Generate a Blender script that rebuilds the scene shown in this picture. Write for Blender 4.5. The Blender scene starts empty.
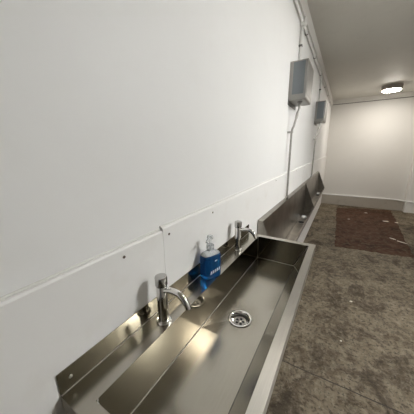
import bpy, bmesh, math, random
from mathutils import Vector, Matrix
random.seed(7)
D = bpy.data; COL = bpy.context.scene.collection

# ------------------------------------------------------------------ sizes (metres)
WX, WY0, WY1, ZC = 2.20, -3.2, 6.505, 2.522      # room: left wall panelling face at x=0
UW = -0.012                                       # upper left wall face
ZS, ZF = 0.9804, 0.8618                           # sink deck, basin floor
SY0, SY1 = 0.1213, 1.0792
XB, XI, XF, XR = 0.0644, 0.3043, 0.2479, 0.3299
BY0, BY1 = 0.150, 1.0511

# ------------------------------------------------------------------ materials
def new_mat(name):
    m = D.materials.new(name); m.use_nodes = True
    nt = m.node_tree
    return m, nt, nt.nodes, nt.links, nt.nodes['Principled BSDF']

def noise(nt, scale, detail=4, rough=.55, vec=None, dist=0):
    n = nt.nodes.new('ShaderNodeTexNoise')
    n.inputs['Scale'].default_value = scale; n.inputs['Detail'].default_value = detail
    n.inputs['Roughness'].default_value = rough; n.inputs['Distortion'].default_value = dist
    if vec is not None: nt.links.new(vec, n.inputs['Vector'])
    return n.outputs['Fac']

def ramp(nt, fac, stops):
    r = nt.nodes.new('ShaderNodeValToRGB'); e = r.color_ramp.elements
    e[0].position, e[0].color = stops[0][0], (*stops[0][1], 1)
    e[1].position, e[1].color = stops[1][0], (*stops[1][1], 1)
    for p, c in stops[2:]:
        x = e.new(p); x.color = (*c, 1)
    nt.links.new(fac, r.inputs['Fac'])
    return r.outputs['Color']

def mixc(nt, fac, a, b, mode='MIX'):
    m = nt.nodes.new('ShaderNodeMix'); m.data_type = 'RGBA'; m.blend_type = mode
    for s, v in ((m.inputs[0], fac), (m.inputs[6], a), (m.inputs[7], b)):
        if isinstance(v, (int, float)): s.default_value = v
        elif isinstance(v, tuple): s.default_value = (*v, 1)
        else: nt.links.new(v, s)
    return m.outputs[2]

def coords(nt, scale=(1, 1, 1), rot=(0, 0, 0), src='Object'):
    t = nt.nodes.new('ShaderNodeTexCoord'); mp = nt.nodes.new('ShaderNodeMapping')
    mp.inputs['Scale'].default_value = scale; mp.inputs['Rotation'].default_value = rot
    nt.links.new(t.outputs[src], mp.inputs['Vector'])
    return mp.outputs['Vector']

def bump(nt, bsdf, h, strength=.1, dist=.01):
    b = nt.nodes.new('ShaderNodeBump'); b.inputs['Strength'].default_value = strength
    b.inputs['Distance'].default_value = dist
    nt.links.new(h, b.inputs['Height']); nt.links.new(b.outputs['Normal'], bsdf.inputs['Normal'])

def simple(name, col, rough=.5, metal=0, var=.06, scale=30):
    m, nt, N, L, B = new_mat(name)
    f = noise(nt, scale, 3, vec=coords(nt))
    c = ramp(nt, f, [(.3, tuple(v*(1-var) for v in col)), (.7, tuple(min(1, v*(1+var)) for v in col))])
    L.new(c, B.inputs['Base Color'])
    B.inputs['Roughness'].default_value = rough; B.inputs['Metallic'].default_value = metal
    return m

def wall_paint(name, col, dirt=(.60, .56, .49), rough=.55, bumps=.08, amount=.35):
    m, nt, N, L, B = new_mat(name)
    v = coords(nt)
    big = noise(nt, 1.1, 3, vec=v); fine = noise(nt, 9, 5, .6, vec=v)
    c = ramp(nt, big, [(.3, tuple(x*.96 for x in col)), (.7, col)])
    f = ramp(nt, fine, [(.55, (0, 0, 0)), (.85, (amount,)*3)])
    c = mixc(nt, f, c, dirt)
    L.new(c, B.inputs['Base Color']); B.inputs['Roughness'].default_value = rough
    bump(nt, B, noise(nt, 45, 4, .6, vec=v), bumps, .004)
    return m

def steel(name, col=(.56, .525, .47), rough=.27, brush=(60, 1.5, 60), smear=.5, aniso=0):
    m, nt, N, L, B = new_mat(name)
    v = coords(nt)
    br = noise(nt, 14, 3, .6, vec=coords(nt, brush))
    cl = noise(nt, 5, 4, .6, vec=v, dist=.3)
    c = ramp(nt, br, [(.2, tuple(x*.90 for x in col)), (.8, tuple(x*1.06 for x in col))])
    c2 = ramp(nt, cl, [(.35, (1-.3*smear,)*3), (.65, (1, 1, 1))])
    L.new(mixc(nt, 1.0, c, c2, 'MULTIPLY'), B.inputs['Base Color'])
    B.inputs['Metallic'].default_value = 1
    mr = N.new('ShaderNodeMapRange'); L.new(cl, mr.inputs['Value'])
    mr.inputs['From Min'].default_value = .3; mr.inputs['From Max'].default_value = .7
    mr.inputs['To Min'].default_value = rough*(1+.12*min(1, smear*8)); mr.inputs['To Max'].default_value = rough*.95
    L.new(mr.outputs['Result'], B.inputs['Roughness'])
    bump(nt, B, br, .05, .0003)
    if aniso:
        cv = N.new('ShaderNodeCombineXYZ')
        for i in range(3): cv.inputs[i].default_value = (1, 0, 1)[i]
        L.new(cv.outputs[0], B.inputs['Tangent']); B.inputs['Anisotropic'].default_value = aniso
    return m

M = {}
M['wall'] = wall_paint('upper_wall_paint', (.87, .862, .84), amount=.08, bumps=.06)
M['panel'] = wall_paint('painted_panel', (.87, .855, .825), dirt=(.62, .56, .47), amount=.25, bumps=.12)
M['back'] = wall_paint('back_wall_paint', (.76, .74, .70), amount=.10)
M['ceil'] = wall_paint('ceiling_paint', (.70, .68, .62), dirt=(.52, .50, .45), amount=.35)
M['trim'] = wall_paint('trim_paint', (.72, .70, .66), dirt=(.5, .47, .42), amount=.25)
M['plinth'] = wall_paint('grey_plinth', (.46, .42, .36), dirt=(.25, .21, .17), amount=.6)
M['steel'] = steel('brushed_steel', (.58, .555, .50), .31, smear=.05, aniso=.8)
M['steel_basin'] = steel('basin_steel', (.43, .405, .35), .21, smear=.10, aniso=.3)
M['steel_dimmed'] = steel('dimmed_side_steel', (.27, .245, .19), .085, smear=.10)  # upright sink faces: colour darkened for the dim room they reflect
M['steel_deck'] = steel('deck_steel', (.46, .435, .38), .21, smear=.10)
M['steel_urinal'] = steel('urinal_steel', (.43, .40, .355), .30, brush=(8, 60, 1.5), smear=1.1)
M['steel_box'] = steel('cistern_steel', (.40, .39, .37), .45, brush=(60, 60, 2), smear=.2)
M['blue_reflection'] = steel('blue_grey_reflection', (.25, .275, .295), .35, brush=(60, 60, 2), smear=.2)  # steel tinted as if mirroring bluish daylight
M['chrome'] = simple('chrome', (.80, .79, .77), .06, 1, .01)
M['cap'] = simple('cap_metal', (.50, .49, .47), .16, 1, .10)
M['satin'] = simple('satin_pipe', (.50, .48, .45), .32, 1, .12)
M['dark'] = simple('dark_gap', (.02, .02, .02), .6)
M['conduit'] = simple('grey_white_plastic', (.76, .75, .72), .45, 0, .05)
M['clip'] = simple('grey_clip', (.20, .19, .18), .5, 0, .1)
M['white_pipe'] = simple('white_pipe', (.86, .85, .83), .35, 0, .03)
M['cake'] = simple('white_block', (.85, .86, .86), .5, 0, .04)
M['scrap'] = simple('pale_scrap', (.72, .66, .56), .7, 0, .1)
M['lamp_base'] = simple('lamp_base', (.30, .27, .24), .5, 0, .05)
M['screw'] = simple('screw_metal', (.62, .60, .56), .3, 1, .1)
M['rust'] = simple('rusty_screw', (.10, .07, .05), .7, 0, .2)
M['white_print'] = simple('white_print', (.85, .88, .92), .5, 0, .02)

# floor
def floor_mat():
    m, nt, N, L, B = new_mat('worn_brown_floor')
    v = coords(nt)
    a = noise(nt, 3.4, 9, .74, vec=v, dist=.3)
    c = ramp(nt, a, [(.36, (.058, .043, .027)), (.5, (.155, .123, .083)), (.64, (.25, .208, .150))])
    b = noise(nt, 21, 8, .75, vec=v, dist=.2)
    c = mixc(nt, ramp(nt, b, [(.46, (.0, .0, .0)), (.66, (.75,)*3)]), c, (.30, .262, .195))
    d = noise(nt, 40, 6, .72, vec=v, dist=.3)
    c = mixc(nt, ramp(nt, d, [(.52, (0, 0, 0)), (.60, (.75,)*3)]), c, (.046, .034, .022))
    e = noise(nt, 3.6, 6, .7, vec=coords(nt, (1.3, .9, 1)), dist=.8)
    c = mixc(nt, ramp(nt, e, [(.50, (0, 0, 0)), (.62, (.8,)*3)]), c, (.044, .033, .022))
    g = noise(nt, 90, 3, .7, vec=v)
    c = mixc(nt, ramp(nt, g, [(.60, (0, 0, 0)), (.74, (.5,)*3)]), c, (.34, .31, .27))
    L.new(c, B.inputs['Base Color'])
    B.inputs['Roughness'].default_value = .68
    B.inputs['Specular IOR Level'].default_value = .15
    bump(nt, B, b, .6, .02)
    return m
M['floor'] = floor_mat()

def patch_mat():
    m, nt, N, L, B = new_mat('worn_red_brown')
    v = coords(nt)
    a = noise(nt, 5, 8, .7, vec=v, dist=.4)
    c = ramp(nt, a, [(.34, (.025, .012, .006)), (.5, (.066, .029, .017)), (.68, (.105, .056, .035))])
    b = noise(nt, 16, 7, .72, vec=v)
    c = mixc(nt, ramp(nt, b, [(.50, (0, 0, 0)), (.60, (.8,)*3)]), c, (.110, .080, .052))
    L.new(c, B.inputs['Base Color']); B.inputs['Roughness'].default_value = .65
    B.inputs['Specular IOR Level'].default_value = .1
    bump(nt, B, b, .3, .008)
    return m
M['patch'] = patch_mat()

def glass_mat(name, col, rough=.05, trans=1.0, ior=1.4):
    m, nt, N, L, B = new_mat(name)
    f = noise(nt, 20, 2, vec=coords(nt))
    L.new(ramp(nt, f, [(.3, tuple(x*.96 for x in col)), (.7, col)]), B.inputs['Base Color'])
    B.inputs['Roughness'].default_value = rough
    B.inputs['Transmission Weight'].default_value = trans; B.inputs['IOR'].default_value = ior
    return m
M['clear'] = glass_mat('clear_plastic', (.93, .96, .97), .12, .8)
M['blue'] = glass_mat('blue_liquid', (.010, .13, .40), .05, .6)

def emit_mat(name, col, s):
    m, nt, N, L, B = new_mat(name)
    B.inputs['Base Color'].default_value = (.9, .9, .9, 1)
    B.inputs['Emission Color'].default_value = (*col, 1); B.inputs['Emission Strength'].default_value = s
    return m
M['glow'] = emit_mat('lit_diffuser', (1, .94, .86), 32)
M['glow_near'] = emit_mat('lit_diffuser_bright', (1, .95, .89), 12)
M['glow_added'] = emit_mat('lit_diffuser_added', (.95, .98, 1), 78)

# ------------------------------------------------------------------ mesh helpers
def obj(name, bm, mat, parent=None, smooth=False, bevel=0, seg=2, sharp=35):
    bmesh.ops.recalc_face_normals(bm, faces=bm.faces)
    me = D.meshes.new(name); bm.to_mesh(me); bm.free()
    me.materials.append(mat)
    if smooth:
        for p in me.polygons: p.use_smooth = True
        me.set_sharp_from_angle(angle=math.radians(sharp))
    o = D.objects.new(name, me); COL.objects.link(o)
    if parent:
        o.parent = parent
        o.matrix_parent_inverse = Matrix.Translation(-parent.location) if parent.type == 'EMPTY' else Matrix()
    if bevel:
        md = o.modifiers.new('bevel', 'BEVEL'); md.width = bevel; md.segments = seg
        md.limit_method = 'ANGLE'; md.angle_limit = math.radians(35)
    return o

def thing(name, label, cat, loc, group=None):
    o = D.objects.new(name, None); COL.objects.link(o); o.location = loc
    o.empty_display_size = .05
    return tag(o, label, cat, group)

def tag(o, label, cat, group=None, kind=None):
    o['label'] = label; o['category'] = cat
    if group: o['group'] = group
    if kind: o['kind'] = kind
    return o

def struct(name, bm, mat, **k):
    o = obj(name, bm, mat, **k); o['kind'] = 'structure'; return o

def box(bm, x0, x1, y0, y1, z0, z1):
    vs = [bm.verts.new((x, y, z)) for x in (x0, x1) for y in (y0, y1) for z in (z0, z1)]
    for f in ((0, 1, 3, 2), (4, 6, 7, 5), (0, 4, 5, 1), (2, 3, 7, 6), (0, 2, 6, 4), (1, 5, 7, 3)):
        bm.faces.new([vs[i] for i in f])
    return bm

def B_(*a): return box(bmesh.new(), *a)

def prism(bm, pts, y0, y1):
    """closed (x,z) outline swept along y"""
    a = [bm.verts.new((x, y0, z)) for x, z in pts]; b = [bm.verts.new((x, y1, z)) for x, z in pts]
    n = len(pts)
    for i in range(n): bm.faces.new((a[i], a[(i+1) % n], b[(i+1) % n], b[i]))
    bm.faces.new(a); bm.faces.new(b[::-1])
    return bm

def lathe(bm, prof, c=(0, 0, 0), n=40, axis=None, sx=1, sy=1, power=2, cap=True):
    """profile of (radius, height) about z through c; power>2 squares the section"""
    rings = []
    for r, z in prof:
        ring = []
        for i in range(n):
            t = 2*math.pi*i/n; ct, st = math.cos(t), math.sin(t)
            k = 1 if power == 2 else (abs(ct)**power + abs(st)**power)**(-1/power)
            ring.append(Vector((r*k*ct*sx, r*k*st*sy, z)))
        rings.append(ring)
    rot = Matrix() if axis is None else Vector((0, 0, 1)).rotation_difference(Vector(axis)).to_matrix().to_4x4()
    T = Matrix.Translation(Vector(c)) @ rot
    V = [[bm.verts.new(T @ p) for p in ring] for ring in rings]
    for a, b in zip(V, V[1:]):
        for i in range(n): bm.faces.new((a[i], a[(i+1) % n], b[(i+1) % n], b[i]))
    if cap: bm.faces.new(V[0][::-1])
    bm.faces.new(V[-1])
    return bm

def tube(bm, pts, r, n=14, radii=None):
    pts = [Vector(p) for p in pts]; rings = []
    up = None
    for i, p in enumerate(pts):
        d = (pts[min(i+1, len(pts)-1)] - pts[max(i-1, 0)]).normalized()
        if up is None:
            up = Vector((0, 0, 1)) if abs(d.z) < .9 else Vector((1, 0, 0))
        s = d.cross(up).normalized(); up = s.cross(d).normalized()
        rr = radii[i] if radii else r
        rings.append([bm.verts.new(p + rr*(math.cos(2*math.pi*k/n)*s + math.sin(2*math.pi*k/n)*up)) for k in range(n)])
    for a, b in zip(rings, rings[1:]):
        for k in range(n): bm.faces.new((a[k], a[(k+1) % n], b[(k+1) % n], b[k]))
    bm.faces.new(rings[0][::-1]); bm.faces.new(rings[-1])
    return bm

def arc(p0, p1, p2, n=10):
    """quadratic curve"""
    p0, p1, p2 = map(Vector, (p0, p1, p2))
    return [(1-t)**2*p0 + 2*t*(1-t)*p1 + t*t*p2 for t in [i/n for i in range(n+1)]]

# ------------------------------------------------------------------ the room
struct('floor', B_(-.15, WX+.15, WY0-.15, WY1+.15, -.08, 0), M['floor'])
struct('ceiling', B_(-.15, WX+.15, WY0-.15, WY1+.15, ZC, ZC+.08), M['ceil'])
struct('wall_left', B_(-.15, UW, WY0, WY1, 0, ZC), M['wall'])
struct('wall_back', B_(-.15, WX+.15, WY1, WY1+.12, 0, ZC), M['back'])
struct('wall_right', B_(WX, WX+.12, WY0, WY1, 0, ZC), M['back'])
struct('wall_front', B_(-.15, WX+.15, WY0-.12, WY0, 0, ZC), wall_paint('front_wall_paint', (.22, .21, .20)))
# plain unseen door, added behind the camera for the reflections
dr = struct('added_door', B_(.42, 1.24, WY0, WY0+.03, .005, 2.04), simple('door_paint', (.42, .46, .50), .4), bevel=.003)
obj('handle', tube(bmesh.new(), [(.50, WY0+.03, 1.0), (.50, WY0+.075, 1.0), (.60, WY0+.075, 1.0)], .009), M['satin'], dr)

# dark unseen panel added near the right wall, to darken reflections in the steel
struct('added_panel', B_(1.66, 1.70, 2.7, 4.4, 0, 2.10), simple('dark_reflected_panel', (.10, .092, .082), .45))
# white panelling on the lower left wall; the far panel stands a little prouder at its top
def panel(name, y0, y1, z):
    bm = bmesh.new()
    n = max(2, int((y1-y0)/.09)); rnd = random.Random(name)
    def top(y): return z[0] + (z[1]-z[0])*(y-y0)/(y1-y0) + rnd.uniform(-.0012, .0012)
    ys = [y0+(y1-y0)*i/n for i in range(n+1)]
    rows = []
    for y in ys:
        t = top(y)
        rows.append([bm.verts.new(p) for p in ((UW, y, .0), (0, y, .0), (0, y, t-.004), (-.003, y, t), (UW, y, t+.001))])
    for a, b in zip(rows, rows[1:]):
        for i in range(5): bm.faces.new((a[i], a[(i+1) % 5], b[(i+1) % 5], b[i]))
    bm.faces.new(rows[0]); bm.faces.new(rows[-1][::-1])
    return struct(name, bm, M['panel'])
p1 = panel('trim_1', WY0+.001, .4195, (1.203, 1.2075))
p2 = panel('trim_2', .4210, 2.86, (1.213, 1.2235))
p3 = panel('trim_3', 2.863, WY1-.001, (1.2225, 1.2235))
for par, ps in ((p1, ((.2909, 1.1864), (-.3, 1.18))), (p2, ((.4446, 1.1889), (.6925, 1.19), (1.6, 1.2), (2.4, 1.2))), (p3, ((2.9, 1.2),))):
    for y, z in ps:
        obj('screw', lathe(bmesh.new(), [(.0033, -.001), (.0036, .0012), (.0012, .0016)], (0, y, z), 12, (1, 0, 0)), M['rust'], par)
# pale bead of filler along the top of the panelling
obj('filler_bead', tube(bmesh.new(), [(UW+.002, WY0+.01, 1.2045), (UW+.002, .4195, 1.2095)], .0030, 8), M['trim'], p1, smooth=True)
obj('filler_bead', tube(bmesh.new(), [(UW+.002, .4210, 1.2155), (UW+.002, 2.86, 1.2255)], .0030, 8), M['trim'], p2, smooth=True)
# coving strip under the ceiling, and cornice on the far wall
struct('trim_4', B_(UW, .012, WY0, WY1-.03, 2.405, ZC), M['trim'], bevel=.004)
struct('trim_5', B_(UW, WX, WY1-.03, WY1, 2.425, ZC), M['trim'], bevel=.003)
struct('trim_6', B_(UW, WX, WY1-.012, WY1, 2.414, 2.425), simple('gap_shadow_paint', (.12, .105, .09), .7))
struct('trim_9', B_(1.665, WX-.0005, WY1-.16, WY1-.0005, 0, 2.40), M['back'], bevel=.004)
struct('baseboard_back', B_(0, 1.664, WY1-.03, WY1, 0, .235), M['plinth'], bevel=.006)

# ------------------------------------------------------------------ floor covering and litter
bm = bmesh.new()
def ragged(a, b, n, amp):
    a, b = Vector(a), Vector(b); t = (b-a).normalized(); s = Vector((t.y, -t.x))
    return [a+(b-a)*i/n + s*random.uniform(-amp, amp) for i in range(n)]
out = ragged((.429, 3.575), (1.335, 3.665), 26, .018) + ragged((1.335, 3.665), (1.45, 6.40), 30, .015) + \
      ragged((1.45, 6.40), (.37, 6.14), 24, .03) + ragged((.37, 6.14), (.429, 3.575), 40, .012)
top = [bm.verts.new((p.x, p.y, .003)) for p in out]; bot = [bm.verts.new((p.x, p.y, 0)) for p in out]
bm.faces.new(top); bm.faces.new(bot[::-1])
for i in range(len(out)):
    j = (i+1) % len(out); bm.faces.new((bot[i], bot[j], top[j], top[i]))
tag(obj('floor_covering', bm, M['patch']), 'worn reddish brown rectangle of floor covering near the far wall', 'floor covering')

# narrow open seam across the near floor
bm = bmesh.new()
ys = [1.298 + .0013*i/1 + random.uniform(-.003, .003) for i in range(0, 31)]
xs = [UW + (WX-UW)*i/30 for i in range(31)]
lo = [bm.verts.new((x, y-.004, .0012)) for x, y in zip(xs, ys)]; hi = [bm.verts.new((x, y+.004, .0012)) for x, y in zip(xs, ys)]
for i in range(30): bm.faces.new((lo[i], lo[i+1], hi[i+1], hi[i]))
struct('trim_7', bm, simple('dark_seam', (.045, .035, .026), .8, 0, .4, 12))

def scrap(name, x, y, rx, ry, rz, z, label, mat=M['scrap'], group='litter on the floor'):
    bm = bmesh.new(); n = 9; h = .004
    vs = []
    for i in range(n):
        t = 2*math.pi*i/n; k = random.uniform(.65, 1.15)
        p = Matrix.Rotation(rz, 2) @ Vector((rx*k*math.cos(t), ry*k*math.sin(t)))
        vs.append((x+p.x, y+p.y, random.uniform(.4, 1)*h))
    c = bm.verts.new((x, y, z+h*1.6)); V = [bm.verts.new((a, b, z+q)) for a, b, q in vs]; W = [bm.verts.new((a, b, z)) for a, b, q in vs]
    for i in range(n):
        j = (i+1) % n
        bm.faces.new((V[i], V[j], c)); bm.faces.new((W[i], W[j], V[j], V[i]))
    bm.faces.new(W[::-1])
    return tag(obj(name, bm, mat), label, 'scrap', group)
scrap('paper_scrap', 1.2408, 5.37, .050, .035, .2, .003, 'cream paper scrap on the red brown covering, farther of its two larger scraps')
scrap('paper_scrap', 1.40, 5.36, .035, .022, .5, .003, 'small cream paper scrap near the far right corner of the red brown covering')
scrap('paper_scrap', 1.2033, 4.33, .045, .014, 2.5, .003, 'pale torn strip at the left end of the littered line on the covering')
scrap('paper_scrap', 1.30, 4.23, .075, .014, 2.6, .003, 'long pale torn strip on the nearer right part of the red brown covering')
scrap('paper_scrap', .62, 5.2, .022, .015, .3, .003, 'tiny pale scrap on the left half of the red brown covering')
scrap('paper_scrap', .95, 5.9, .03, .02, .3, .003, 'tiny pale scrap at the far edge of the red brown covering')
scrap('paint_chip', .6087, 2.255, .014, .009, .4, 0, 'cream paint chip on the brown floor, farther of the two near chips')
scrap('paint_chip', .5356, 1.6903, .007, .006, .9, 0, 'small cream paint chip on the brown floor nearer the sink')
scrap('dark_scrap', 1.4827, 4.87, .07, .03, .2, 0, 'dark flat scrap on the brown floor beside the right wall', M['rust'])

# ------------------------------------------------------------------ trough sink
sink = thing('trough_sink', 'long stainless steel trough sink fixed to the white panelled wall', 'sink', (.16, .6, ZS))
# basin: sheet with a hole for the drain; slanted front wall
DX, DY, RH = .1575, .5975, .0325
bm = bmesh.new()
def V(x, y, z): return bm.verts.new((x, y, z))
tb = [V(XB, BY0, ZS-.0006), V(XI, BY0, ZS-.0006), V(XI, BY1, ZS-.0006), V(XB, BY1, ZS-.0006)]
fb = [V(XB, BY0, ZF), V(XF, BY0, ZF), V(XF, BY1, ZF), V(XB, BY1, ZF)]
for i in range(4): bm.faces.new((tb[i], tb[(i+1) % 4], fb[(i+1) % 4], fb[i]))
# floor ring around the drain hole
n = 48; inner = []; outer = []
for i in range(n):
    t = 2*math.pi*i/n; c, s = math.cos(t), math.sin(t)
    inner.append(V(DX+RH*c, DY+RH*s, ZF-.003))
    k = min((XF-DX)/c if c > 1e-9 else 1e9, (XB-DX)/c if c < -1e-9 else 1e9, .1/abs(s) if abs(s) > 1e-9 else 1e9)
    outer.append(V(DX+k*c, DY+k*s, ZF))
for i in range(n):
    bm.faces.new((inner[i], inner[(i+1) % n], outer[(i+1) % n], outer[i]))
def near(x, y):
    return min(outer, key=lambda v: (v.co.x-x)**2+(v.co.y-y)**2)
# snap ring corners to the floor edges and close both ends
cs = {}
for nm, (x, y) in dict(a=(XB, DY-.1), b=(XF, DY-.1), c=(XF, DY+.1), d=(XB, DY+.1)).items():
    v = near(x, y); v.co.x, v.co.y = x, y; cs[nm] = v
lo = sorted([v for v in outer if abs(v.co.y-(DY-.1)) < 1e-4], key=lambda v: v.co.x)
hi = sorted([v for v in outer if abs(v.co.y-(DY+.1)) < 1e-4], key=lambda v: v.co.x)
bm.faces.new([fb[0], fb[1]] + lo[::-1]); bm.faces.new([fb[3], fb[2]] + hi[::-1])
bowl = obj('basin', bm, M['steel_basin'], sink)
bowl.data.materials.append(M['steel_dimmed'])
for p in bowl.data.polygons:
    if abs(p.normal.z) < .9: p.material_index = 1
md = bowl.modifiers.new('sheet', 'SOLIDIFY'); md.thickness = .0015; md.offset = 0
# a bright rolled seam where the floor meets the back and end walls
obj('floor_seam', tube(bmesh.new(), [(XB+.001, BY0, ZF+.0008), (XB+.001, BY1-.001, ZF+.0008), (XF, BY1-.001, ZF+.0008)], .0014, 8), M['satin'], sink)
obj('front_seam', tube(bmesh.new(), [(XF, BY0, ZF+.0006), (XF, BY1-.002, ZF+.0006)], .0011, 8), M['dark'], sink)
obj('corner_seam', tube(bmesh.new(), [(XB+.001, BY1-.001, ZF), (XB+.001, BY1-.001, ZS-.001)], .0012, 8), M['satin'], sink)
obj('corner_seam', tube(bmesh.new(), [(XF-.0005, BY1-.001, ZF), (XI-.001, BY1-.001, ZS-.001)], .0010, 8), M['satin'], sink)
# rim: deck at the back with the tap holes, strips at the ends and front, lips turned down
bm = bmesh.new(); t = .0016
obj('deck', box(B_(0.0022, XB, SY0, SY1, ZS-t, ZS), XB, XI, SY0, BY0, ZS-t, ZS), M['steel_deck'], sink)
box(bm, XI, XR, SY0, SY1, ZS-t, ZS)
box(bm, XB, XI, BY1, SY1, ZS-t, ZS)
box(bm, XR-t, XR, SY0, SY1, ZS-.030, ZS-t)
box(bm, 0.0015, XR-t, SY0, SY0+t, ZS-.030, ZS-t)
box(bm, 0.0015, XR-t, SY1-t, SY1, ZS-.030, ZS-t)
obj('rim', bm, M['steel'], sink)
obj('rim_edge', tube(bmesh.new(), [(XB, BY0+.004, ZS), (XB+.006, BY0, ZS), (XB+.012, BY0, ZS)], .0013, 8), M['chrome'], sink)
spl = obj('splashback', B_(0.0002, .0020, SY0, SY1, ZS-.03, ZS+.0477), M['steel_dimmed'], sink)
for y in (.1431, .60, 1.045):
    obj('screw', lathe(bmesh.new(), [(.0035, 0), (.0035, .001), (.002, .002)], (.002, y, 1.0049), 14, (1, 0, 0)), M['screw'], spl)
# drain
obj('deck_seam', tube(bmesh.new(), [(.0026, SY0+.001, ZS+.0004), (.0026, SY1-.001, ZS+.0004)], .0011, 8), M['satin'], sink)
bm = bmesh.new()
# flange as an open ring with a cup below
prof = [(.0395, -.0005), (.0395, .0008), (.036, .0018), (.0315, .0006), (.0296, -.003), (.0290, -.020), (.004, -.022)]
lathe(bm, prof, (DX, DY, ZF), 48, cap=False)
drain = obj('drain', bm, M['chrome'], sink, smooth=True, sharp=50)
bm = bmesh.new()
lathe(bm, [(.0225, -.0200), (.0225, -.0125), (.0215, -.0115), (.0185, -.0115), (.0175, -.0135), (.003, -.0135)], (DX, DY, ZF), 40)
st = obj('strainer', bm, M['satin'], drain, smooth=True)
for k in range(5):
    a = k*math.pi*2/5+.3
    obj('drain_hole', lathe(bmesh.new(), [(.0048, -.001), (.0048, .0008)], (DX+.0115*math.cos(a), DY+.0115*math.sin(a), ZF-.0134), 18), M['dark'], drain)
obj('strainer_screw', lathe(bmesh.new(), [(.0055, -.002), (.0055, .001), (.003, .0026)], (DX, DY, ZF-.0130), 20), M['chrome'], drain, smooth=True)
# supporting brackets and waste under the trough
for y in (SY0+.06, SY1-.06):
    obj('bracket', prism(bmesh.new(), [(.0002, ZS-.03), (.03, ZS-.03), (.06, ZF-.004), (.24, ZF-.004), (.24, ZF-.02), (.03, ZF-.11), (.0002, ZF-.11)], y-.002, y+.002), M['steel'], sink)
bm = bmesh.new()
tube(bm, [(DX, DY, ZF-.018), (DX, DY, ZF-.16)] + arc((DX, DY, ZF-.16), (DX, DY, ZF-.20), (DX-.04, DY, ZF-.20), 6)[1:] + [(.001, DY, ZF-.20)], .019, 16)
obj('waste_pipe', bm, M['white_pipe'], sink, smooth=True)

# ------------------------------------------------------------------ taps
def make_tap(x, y, label):
    t_ = thing('push_tap', label, 'tap', (x, y, ZS), 'chrome push taps on the sink deck')
    z = ZS+.0002
    obj('flange', lathe(bmesh.new(), [(.0200, 0), (.0200, .0030), (.0180, .0048), (.0140, .0052)], (x, y, z), 40), M['chrome'], t_, smooth=True)
    obj('body', lathe(bmesh.new(), [(.0138, .005), (.0138, .104), (.0130, .1055), (.0105, .1060), (.0105, .110)], (x, y, z), 40), M['chrome'], t_, smooth=True)
    cap = obj('push_cap', lathe(bmesh.new(), [(.0145, .1085), (.0155, .1095), (.0155, .1300), (.0148, .1325), (.0125, .1335), (.006, .1337)], (x, y, z), 40), M['cap'], t_, smooth=True)
    pts = arc((x+.009, y, z+.0955), (x+.066, y, z+.117), (x+.081, y, z+.070), 14)
    r = [.0078]*13 + [.0074, .0072]
    sp = obj('spout', tube(bmesh.new(), pts, .008, 18, r), M['chrome'], t_, smooth=True, sharp=60)
    d = (pts[-1]-pts[-2]).normalized()
    obj('nozzle', lathe(bmesh.new(), [(.0058, 0), (.0058, .0004)], pts[-1], 20, d), M['dark'], sp)
    return t_
make_tap(.0400, .3600, 'chrome push tap nearest, left of the blue soap bottle')
make_tap(.0345, .8550, 'chrome push tap at the far end, right of the blue soap bottle')

# ------------------------------------------------------------------ soap bottle
bx, by = .0375, .6085
ang = math.radians(-23)          # its flat front looks toward the room's near end
bot = thing('soap_bottle', 'clear pump bottle of blue liquid soap standing on the sink deck between the taps', 'soap bottle', (bx, by, ZS))
def blathe(prof, sx, sy, power, c=(0, 0, 0)):
    b_ = bmesh.new(); lathe(b_, prof, c, 48, None, sx, sy, power)
    bmesh.ops.transform(b_, matrix=Matrix.Translation((bx, by, ZS+.0012)) @ Matrix.Rotation(ang+math.pi/2, 4, 'Z'), verts=b_.verts)
    return b_
SX, SY = .0370, .0205
obj('body', blathe([(.935, .0862), (.92, .0875), (.82, .092), (.58, .096), (.36, .099), (.34, .106)], SX, SY, 4), M['clear'], bot, smooth=True)
obj('liquid', blathe([(.90, 0), (.98, .002), (1, .008), (1, .0765), (.985, .0810), (.94, .0860)], SX, SY, 4), M['blue'], bot, smooth=True)
obj('collar', blathe([(.0130, .1035), (.0135, .105), (.0135, .119), (.0115, .121), (.006, .122)], 1, 1, 2), M['clear'], bot, smooth=True)
pump = obj('pump_head', blathe([(.0045, .121), (.0045, .141), (.0100, .142), (.0108, .146), (.0100, .152), (.006, .154)], 1, 1, 2), M['clear'], bot, smooth=True)
b_ = bmesh.new(); tube(b_, [(0, -.004, .148), (-.012, -.012, .149), (-.026, -.020, .148), (-.031, -.023, .143)], .0042, 12)
bmesh.ops.transform(b_, matrix=Matrix.Translation((bx, by, ZS)) @ Matrix.Rotation(ang+math.pi/2, 4, 'Z'), verts=b_.verts)
obj('spout', b_, M['clear'], pump, smooth=True)
obj('dip_tube', blathe([(.002, .008), (.002, .120)], 1, 1, 2), M['clear'], bot)
# white printed marks on the front face (illegible at this size): a slanted row of letter-like dashes and a short bar above
def mark(cx, cz, w, h, sl):
    # quad on the front face, local x along the face, slanted strokes
    b_ = bmesh.new(); yy = -SY*1.0-.0006
    q = [(cx-w/2, cz-h/2), (cx+w/2, cz-h/2+sl*w), (cx+w/2+h*.25, cz+h/2+sl*w), (cx-w/2+h*.25, cz+h/2)]
    f = [b_.verts.new((a, yy, c)) for a, c in q]; g_ = [b_.verts.new((a, yy-.0003, c)) for a, c in q]
    for i in range(4): b_.faces.new((f[i], f[(i+1) % 4], g_[(i+1) % 4], g_[i]))
    b_.faces.new(f[::-1]); b_.faces.new(g_)
    bmesh.ops.transform(b_, matrix=Matrix.Translation((bx, by, ZS)) @ Matrix.Rotation(ang+math.pi/2, 4, 'Z'), verts=b_.verts)
    return b_
for i in range(5):
    obj('printed_mark', mark(-.014+i*.0088, .025+i*.0018, .0042, .0115, .15), M['white_print'], bot)
obj('printed_mark', mark(.008, .066, .009, .004, .15), M['white_print'], bot)

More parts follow.
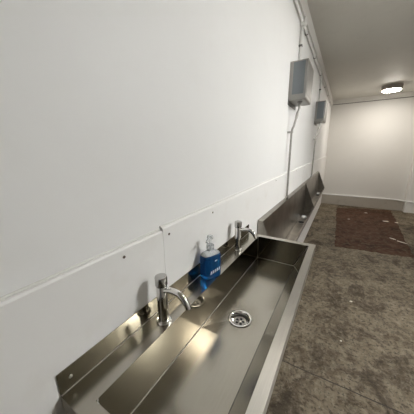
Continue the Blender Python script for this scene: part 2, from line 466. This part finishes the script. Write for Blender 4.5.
# ------------------------------------------------------------------ urinals
UY = [1.224, 2.921, 4.524]
LZ, LX = .717, .1425
def make_urinal(y0, y1, label):
    y0 += .0012; y1 -= .0012
    u = thing('trough_urinal', label, 'urinal', (.07, (y0+y1)/2, .60), 'steel trough urinals along the wall')
    prof = [(.0006, 1.0105), (.030, 1.0040), (.040, .668), (.050, .652), (.112, .646), (.124, .660), (.134, LZ-.003), (LX+.004, LZ), (LX+.006, LZ-.004), (LX+.006, LZ-.022),
            (LX+.003, LZ-.022), (.134, LZ-.020), (.120, .640), (.05, .630), (.0006, .630)]
    obj('trough', prism(bmesh.new(), prof, y0+.0031, y1-.0031), M['steel_urinal'], u)
    for ya in (y0, y1-.003):
        obj('end_panel', prism(bmesh.new(), [(.0007, 1.0110), (.032, 1.0060), (LX+.0065, LZ+.003), (LX+.0065, LZ-.023), (.118, .628), (.0007, .628)], ya, ya+.003), M['steel_urinal'], u)
    obj('bottom_crease', tube(bmesh.new(), [(.0465, y0+.004, .6575), (.0465, y1-.004, .6575)], .0018, 8), M['satin'], u)
    yd = y0 + (y1-y0)*.72
    g_ = obj('outlet_dome', lathe(bmesh.new(), [(.030, 0), (.030, .004), (.024, .012), (.012, .017), (.003, .018)], (.080, yd, .649), 28), M['dark'], u, smooth=True)
    obj('outlet_ring', lathe(bmesh.new(), [(.036, 0), (.036, .003), (.031, .004)], (.080, yd, .649), 28), M['satin'], g_, smooth=True)
    return u
make_urinal(UY[0], UY[1], 'steel trough urinal nearest the sink, under the larger-looking wall cistern')
make_urinal(UY[1], UY[2], 'steel trough urinal at the far end beyond the first urinal')
def cake(x, y, z, label):
    b_ = bmesh.new(); lathe(b_, [(.012, 0), (.024, .002), (.027, .008), (.027, .018), (.023, .024), (.010, .026)], (x, y, z), 24, None, 1, 1.3)
    tag(obj('deodoriser_block', b_, M['cake'], smooth=True), label, 'deodoriser block', 'white blocks in the urinals')
cake(.082, 2.63, .6495, 'white deodoriser block lying in the nearer urinal')
cake(.082, 4.20, .6495, 'white deodoriser block lying in the far urinal')

# ------------------------------------------------------------------ cisterns, flush pipes, conduit
def make_cistern(y, label, glossy):
    x1, y1, z0, z1 = .108, y+.30, 1.765, 2.013
    c = thing('wall_cistern', label, 'cistern', (UW, (y+y1)/2, z0), 'steel cisterns on the wall')
    # body: lower front edge rounded, steel border left round each side tint
    prof = [(UW, z0), (x1-.012, z0), (x1-.003, z0+.004), (x1, z0+.014), (x1, z1-.003), (x1-.003, z1), (UW, z1)]
    obj('body', prism(bmesh.new(), prof, y, y1), M['steel_box'], c, bevel=.002)
    obj('lid', B_(UW, x1+.002, y-.002, y1+.002, z1, z1+.006), M['satin'], c, bevel=.0015)
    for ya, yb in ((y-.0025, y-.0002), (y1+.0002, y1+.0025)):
        obj('side_reflection', B_(.014, x1-.016, ya, yb, z0+.036, z1-.002), M['blue_reflection'], c, bevel=.001)  # reflection of the bluish entrance, put in as a coloured plate
    obj('front_panel', B_(x1+.0002, x1+.0022, y+.02, y1-.02, z0+.035, z1-.015), M['steel_box'], c, bevel=.001)
    obj('backplate', B_(UW, UW+.003, y+.004, y1-.004, z0-.030, z0-.0005), M['clip'], c)
    obj('outlet_nut', lathe(bmesh.new(), [(.019, -.006), (.019, 0)], (.057, y+.095, z0-.0003), 6), M['clip'], c)
    return c
make_cistern(1.850, 'steel box cistern with painted blue grey reflection on its side, on the left wall, nearer and larger-looking one', 1)
make_cistern(3.492, 'steel box cistern with painted blue grey reflection on its side, on the left wall, farther and smaller-looking one', 0)

def make_flush(y, label, zc=1.50):
    yb = y+.0
    p = thing('flush_pipe', label, 'flush pipe', (.02, yb, 1.006), 'flush pipes below the cisterns')
    pts = [(.057, y+.03, 1.752), (.057, y+.03, 1.715), (.052, y+.026, 1.695), (.030, y+.006, 1.585), (.022, y, 1.565), (.018, yb, 1.53), (.018, yb, 1.020)]
    obj('tube', tube(bmesh.new(), pts, .0085, 16), M['satin'], p, smooth=True, sharp=70)
    obj('union', lathe(bmesh.new(), [(.0115, 0), (.0115, .02)], (.057, y+.03, 1.738), 8), M['satin'], p)
    obj('tap_spindle', tube(bmesh.new(), [(.050, y+.024, 1.690), (.042, y+.016, 1.645)], .0115, 12), M['satin'], p)
    cl = bmesh.new(); box(cl, 0 if False else UW, .010, yb-.008, yb+.008, 1.535, 1.550); lathe(cl, [(.0125, 0), (.0125, .014)], (.018, yb, 1.5355), 16)
    obj('pipe_clip', cl, M['satin'], p)
    obj('inlet_nut', lathe(bmesh.new(), [(.0135, 0), (.0135, .018), (.009, .022)], (.018, yb, 1.0075), 8), M['satin'], p)
    return p
make_flush(1.918, 'grey metal flush pipe running from the nearer cistern down to the first urinal')
make_flush(3.475+.085, 'grey metal flush pipe running from the farther cistern down to the far urinal')

# conduit along the wall just under the ceiling, with clips and a junction box
cz, cx = 2.362, .002
cd = thing('cable_conduit', 'long pale cable conduit clipped along the left wall just under the ceiling', 'conduit', (cx, 2.1, cz))
obj('tube', tube(bmesh.new(), [(cx, WY0+.04, cz), (cx, 2.1, cz), (cx, 6.46, cz)], .0105, 12), M['conduit'], cd, smooth=True)
for y in (-.9, -.2, .5, 1.2, 1.7, 2.32, 2.92, 3.6, 4.3, 5.0, 5.7):
    obj('clip', B_(UW+.0004, cx+.0125, y-.007, y+.007, cz-.0125, cz+.0125), M['clip'], cd, bevel=.003)
bm = bmesh.new(); lathe(bm, [(.033, 0), (.033, .034), (.030, .038)], (UW+.0006, 2.115, cz), 24, (1, 0, 0))
jb = obj('junction_box', bm, M['conduit'], cd, smooth=True)
# drops to each cistern
def make_drop(y, z0, z1, label, zclip):
    d = thing('conduit_drop', label, 'conduit', (cx, y, z0), 'vertical conduits above the cisterns')
    obj('tube', tube(bmesh.new(), [(cx, y, z1), (cx, y, z0)], .0100, 12), M['conduit'], d, smooth=True)
    obj('clip', B_(UW, cx+.0125, y-.0125, y+.0125, zclip-.008, zclip+.008), M['clip'], d, bevel=.003)
make_drop(2.105, 2.0195, 2.328, 'short vertical conduit dropping from the junction box to the nearer cistern', 2.20)
make_drop(3.70, 2.0195, 2.350, 'short vertical conduit dropping to the farther cistern', 2.20)

# white pipe along the back wall, turning onto the right wall
bp = thing('water_pipe', 'white water pipe running low along the far wall above the grey plinth', 'pipe', (.8, 6.48, .25))
pz = .2485
pts = [(.01, 6.485, pz+.006), (1.45, 6.485, pz)] + arc((1.45, 6.485, pz), (1.58, 6.485, pz), (1.66, 6.38, pz), 6)[1:] + arc((1.66, 6.38, pz), (1.70, 6.325, pz), (1.80, 6.325, pz), 6)[1:] + [(WX-.01, 6.325, pz)]
obj('tube', tube(bmesh.new(), pts, .0155, 14), M['white_pipe'], bp, smooth=True)
for x in (.3, .9, 1.40):
    obj('clip', B_(x-.01, x+.01, 6.463, 6.504, pz-.010, pz+.022), M['white_pipe'], bp)

# ------------------------------------------------------------------ round ceiling lights
def make_lamp(x, y, label, mat):
    l = thing('ceiling_light', label, 'ceiling light', (x, y, ZC), 'round ceiling lights')
    obj('base', lathe(bmesh.new(), [(.150, 0), (.160, -.004), (.156, -.076), (.146, -.082)], (x, y, ZC), 48), M['lamp_base'], l, smooth=True)
    obj('diffuser', lathe(bmesh.new(), [(.142, -.0822), (.141, -.086), (.134, -.093), (.110, -.097), (.05, -.099)], (x, y, ZC), 48), mat, l, smooth=True)
    return l
make_lamp(1.0, 5.65, 'round white glowing ceiling light near the far wall', M['glow'])
make_lamp(.92, 1.75, 'round white glowing ceiling light above the near floor right of the sink', M['glow_near'])

make_lamp(1.85, 1.66, 'added round ceiling light, unseen, by the right wall, brightening the left wall', M['glow_added'])  # added lamp, out of view, evens out the light on the left wall

# ------------------------------------------------------------------ world, camera, view
w = D.worlds.new('world'); bpy.context.scene.world = w; w.use_nodes = True
w.node_tree.nodes['Background'].inputs[0].default_value = (.5, .52, .55, 1)
w.node_tree.nodes['Background'].inputs[1].default_value = .05
cam = D.cameras.new('camera'); co = D.objects.new('camera', cam); COL.objects.link(co)
cam.sensor_width = 36; cam.sensor_fit = 'HORIZONTAL'; cam.lens = 36*221.752/414; cam.clip_start = .02
yaw, pit, rol = -.5484715, -.2508686, -.0164195
f = Vector((math.sin(yaw)*math.cos(pit), math.cos(yaw)*math.cos(pit), math.sin(pit)))
r = Vector((math.cos(yaw), -math.sin(yaw), 0)); u = r.cross(f)
r2 = math.cos(rol)*r + math.sin(rol)*u; u2 = -math.sin(rol)*r + math.cos(rol)*u
co.matrix_world = Matrix(((r2.x, u2.x, -f.x, .3987), (r2.y, u2.y, -f.y, 0), (r2.z, u2.z, -f.z, 1.4162), (0, 0, 0, 1)))
sc = bpy.context.scene; sc.camera = co
sc.view_settings.view_transform = 'Standard'; sc.view_settings.look = 'None'; sc.view_settings.exposure = 1.6
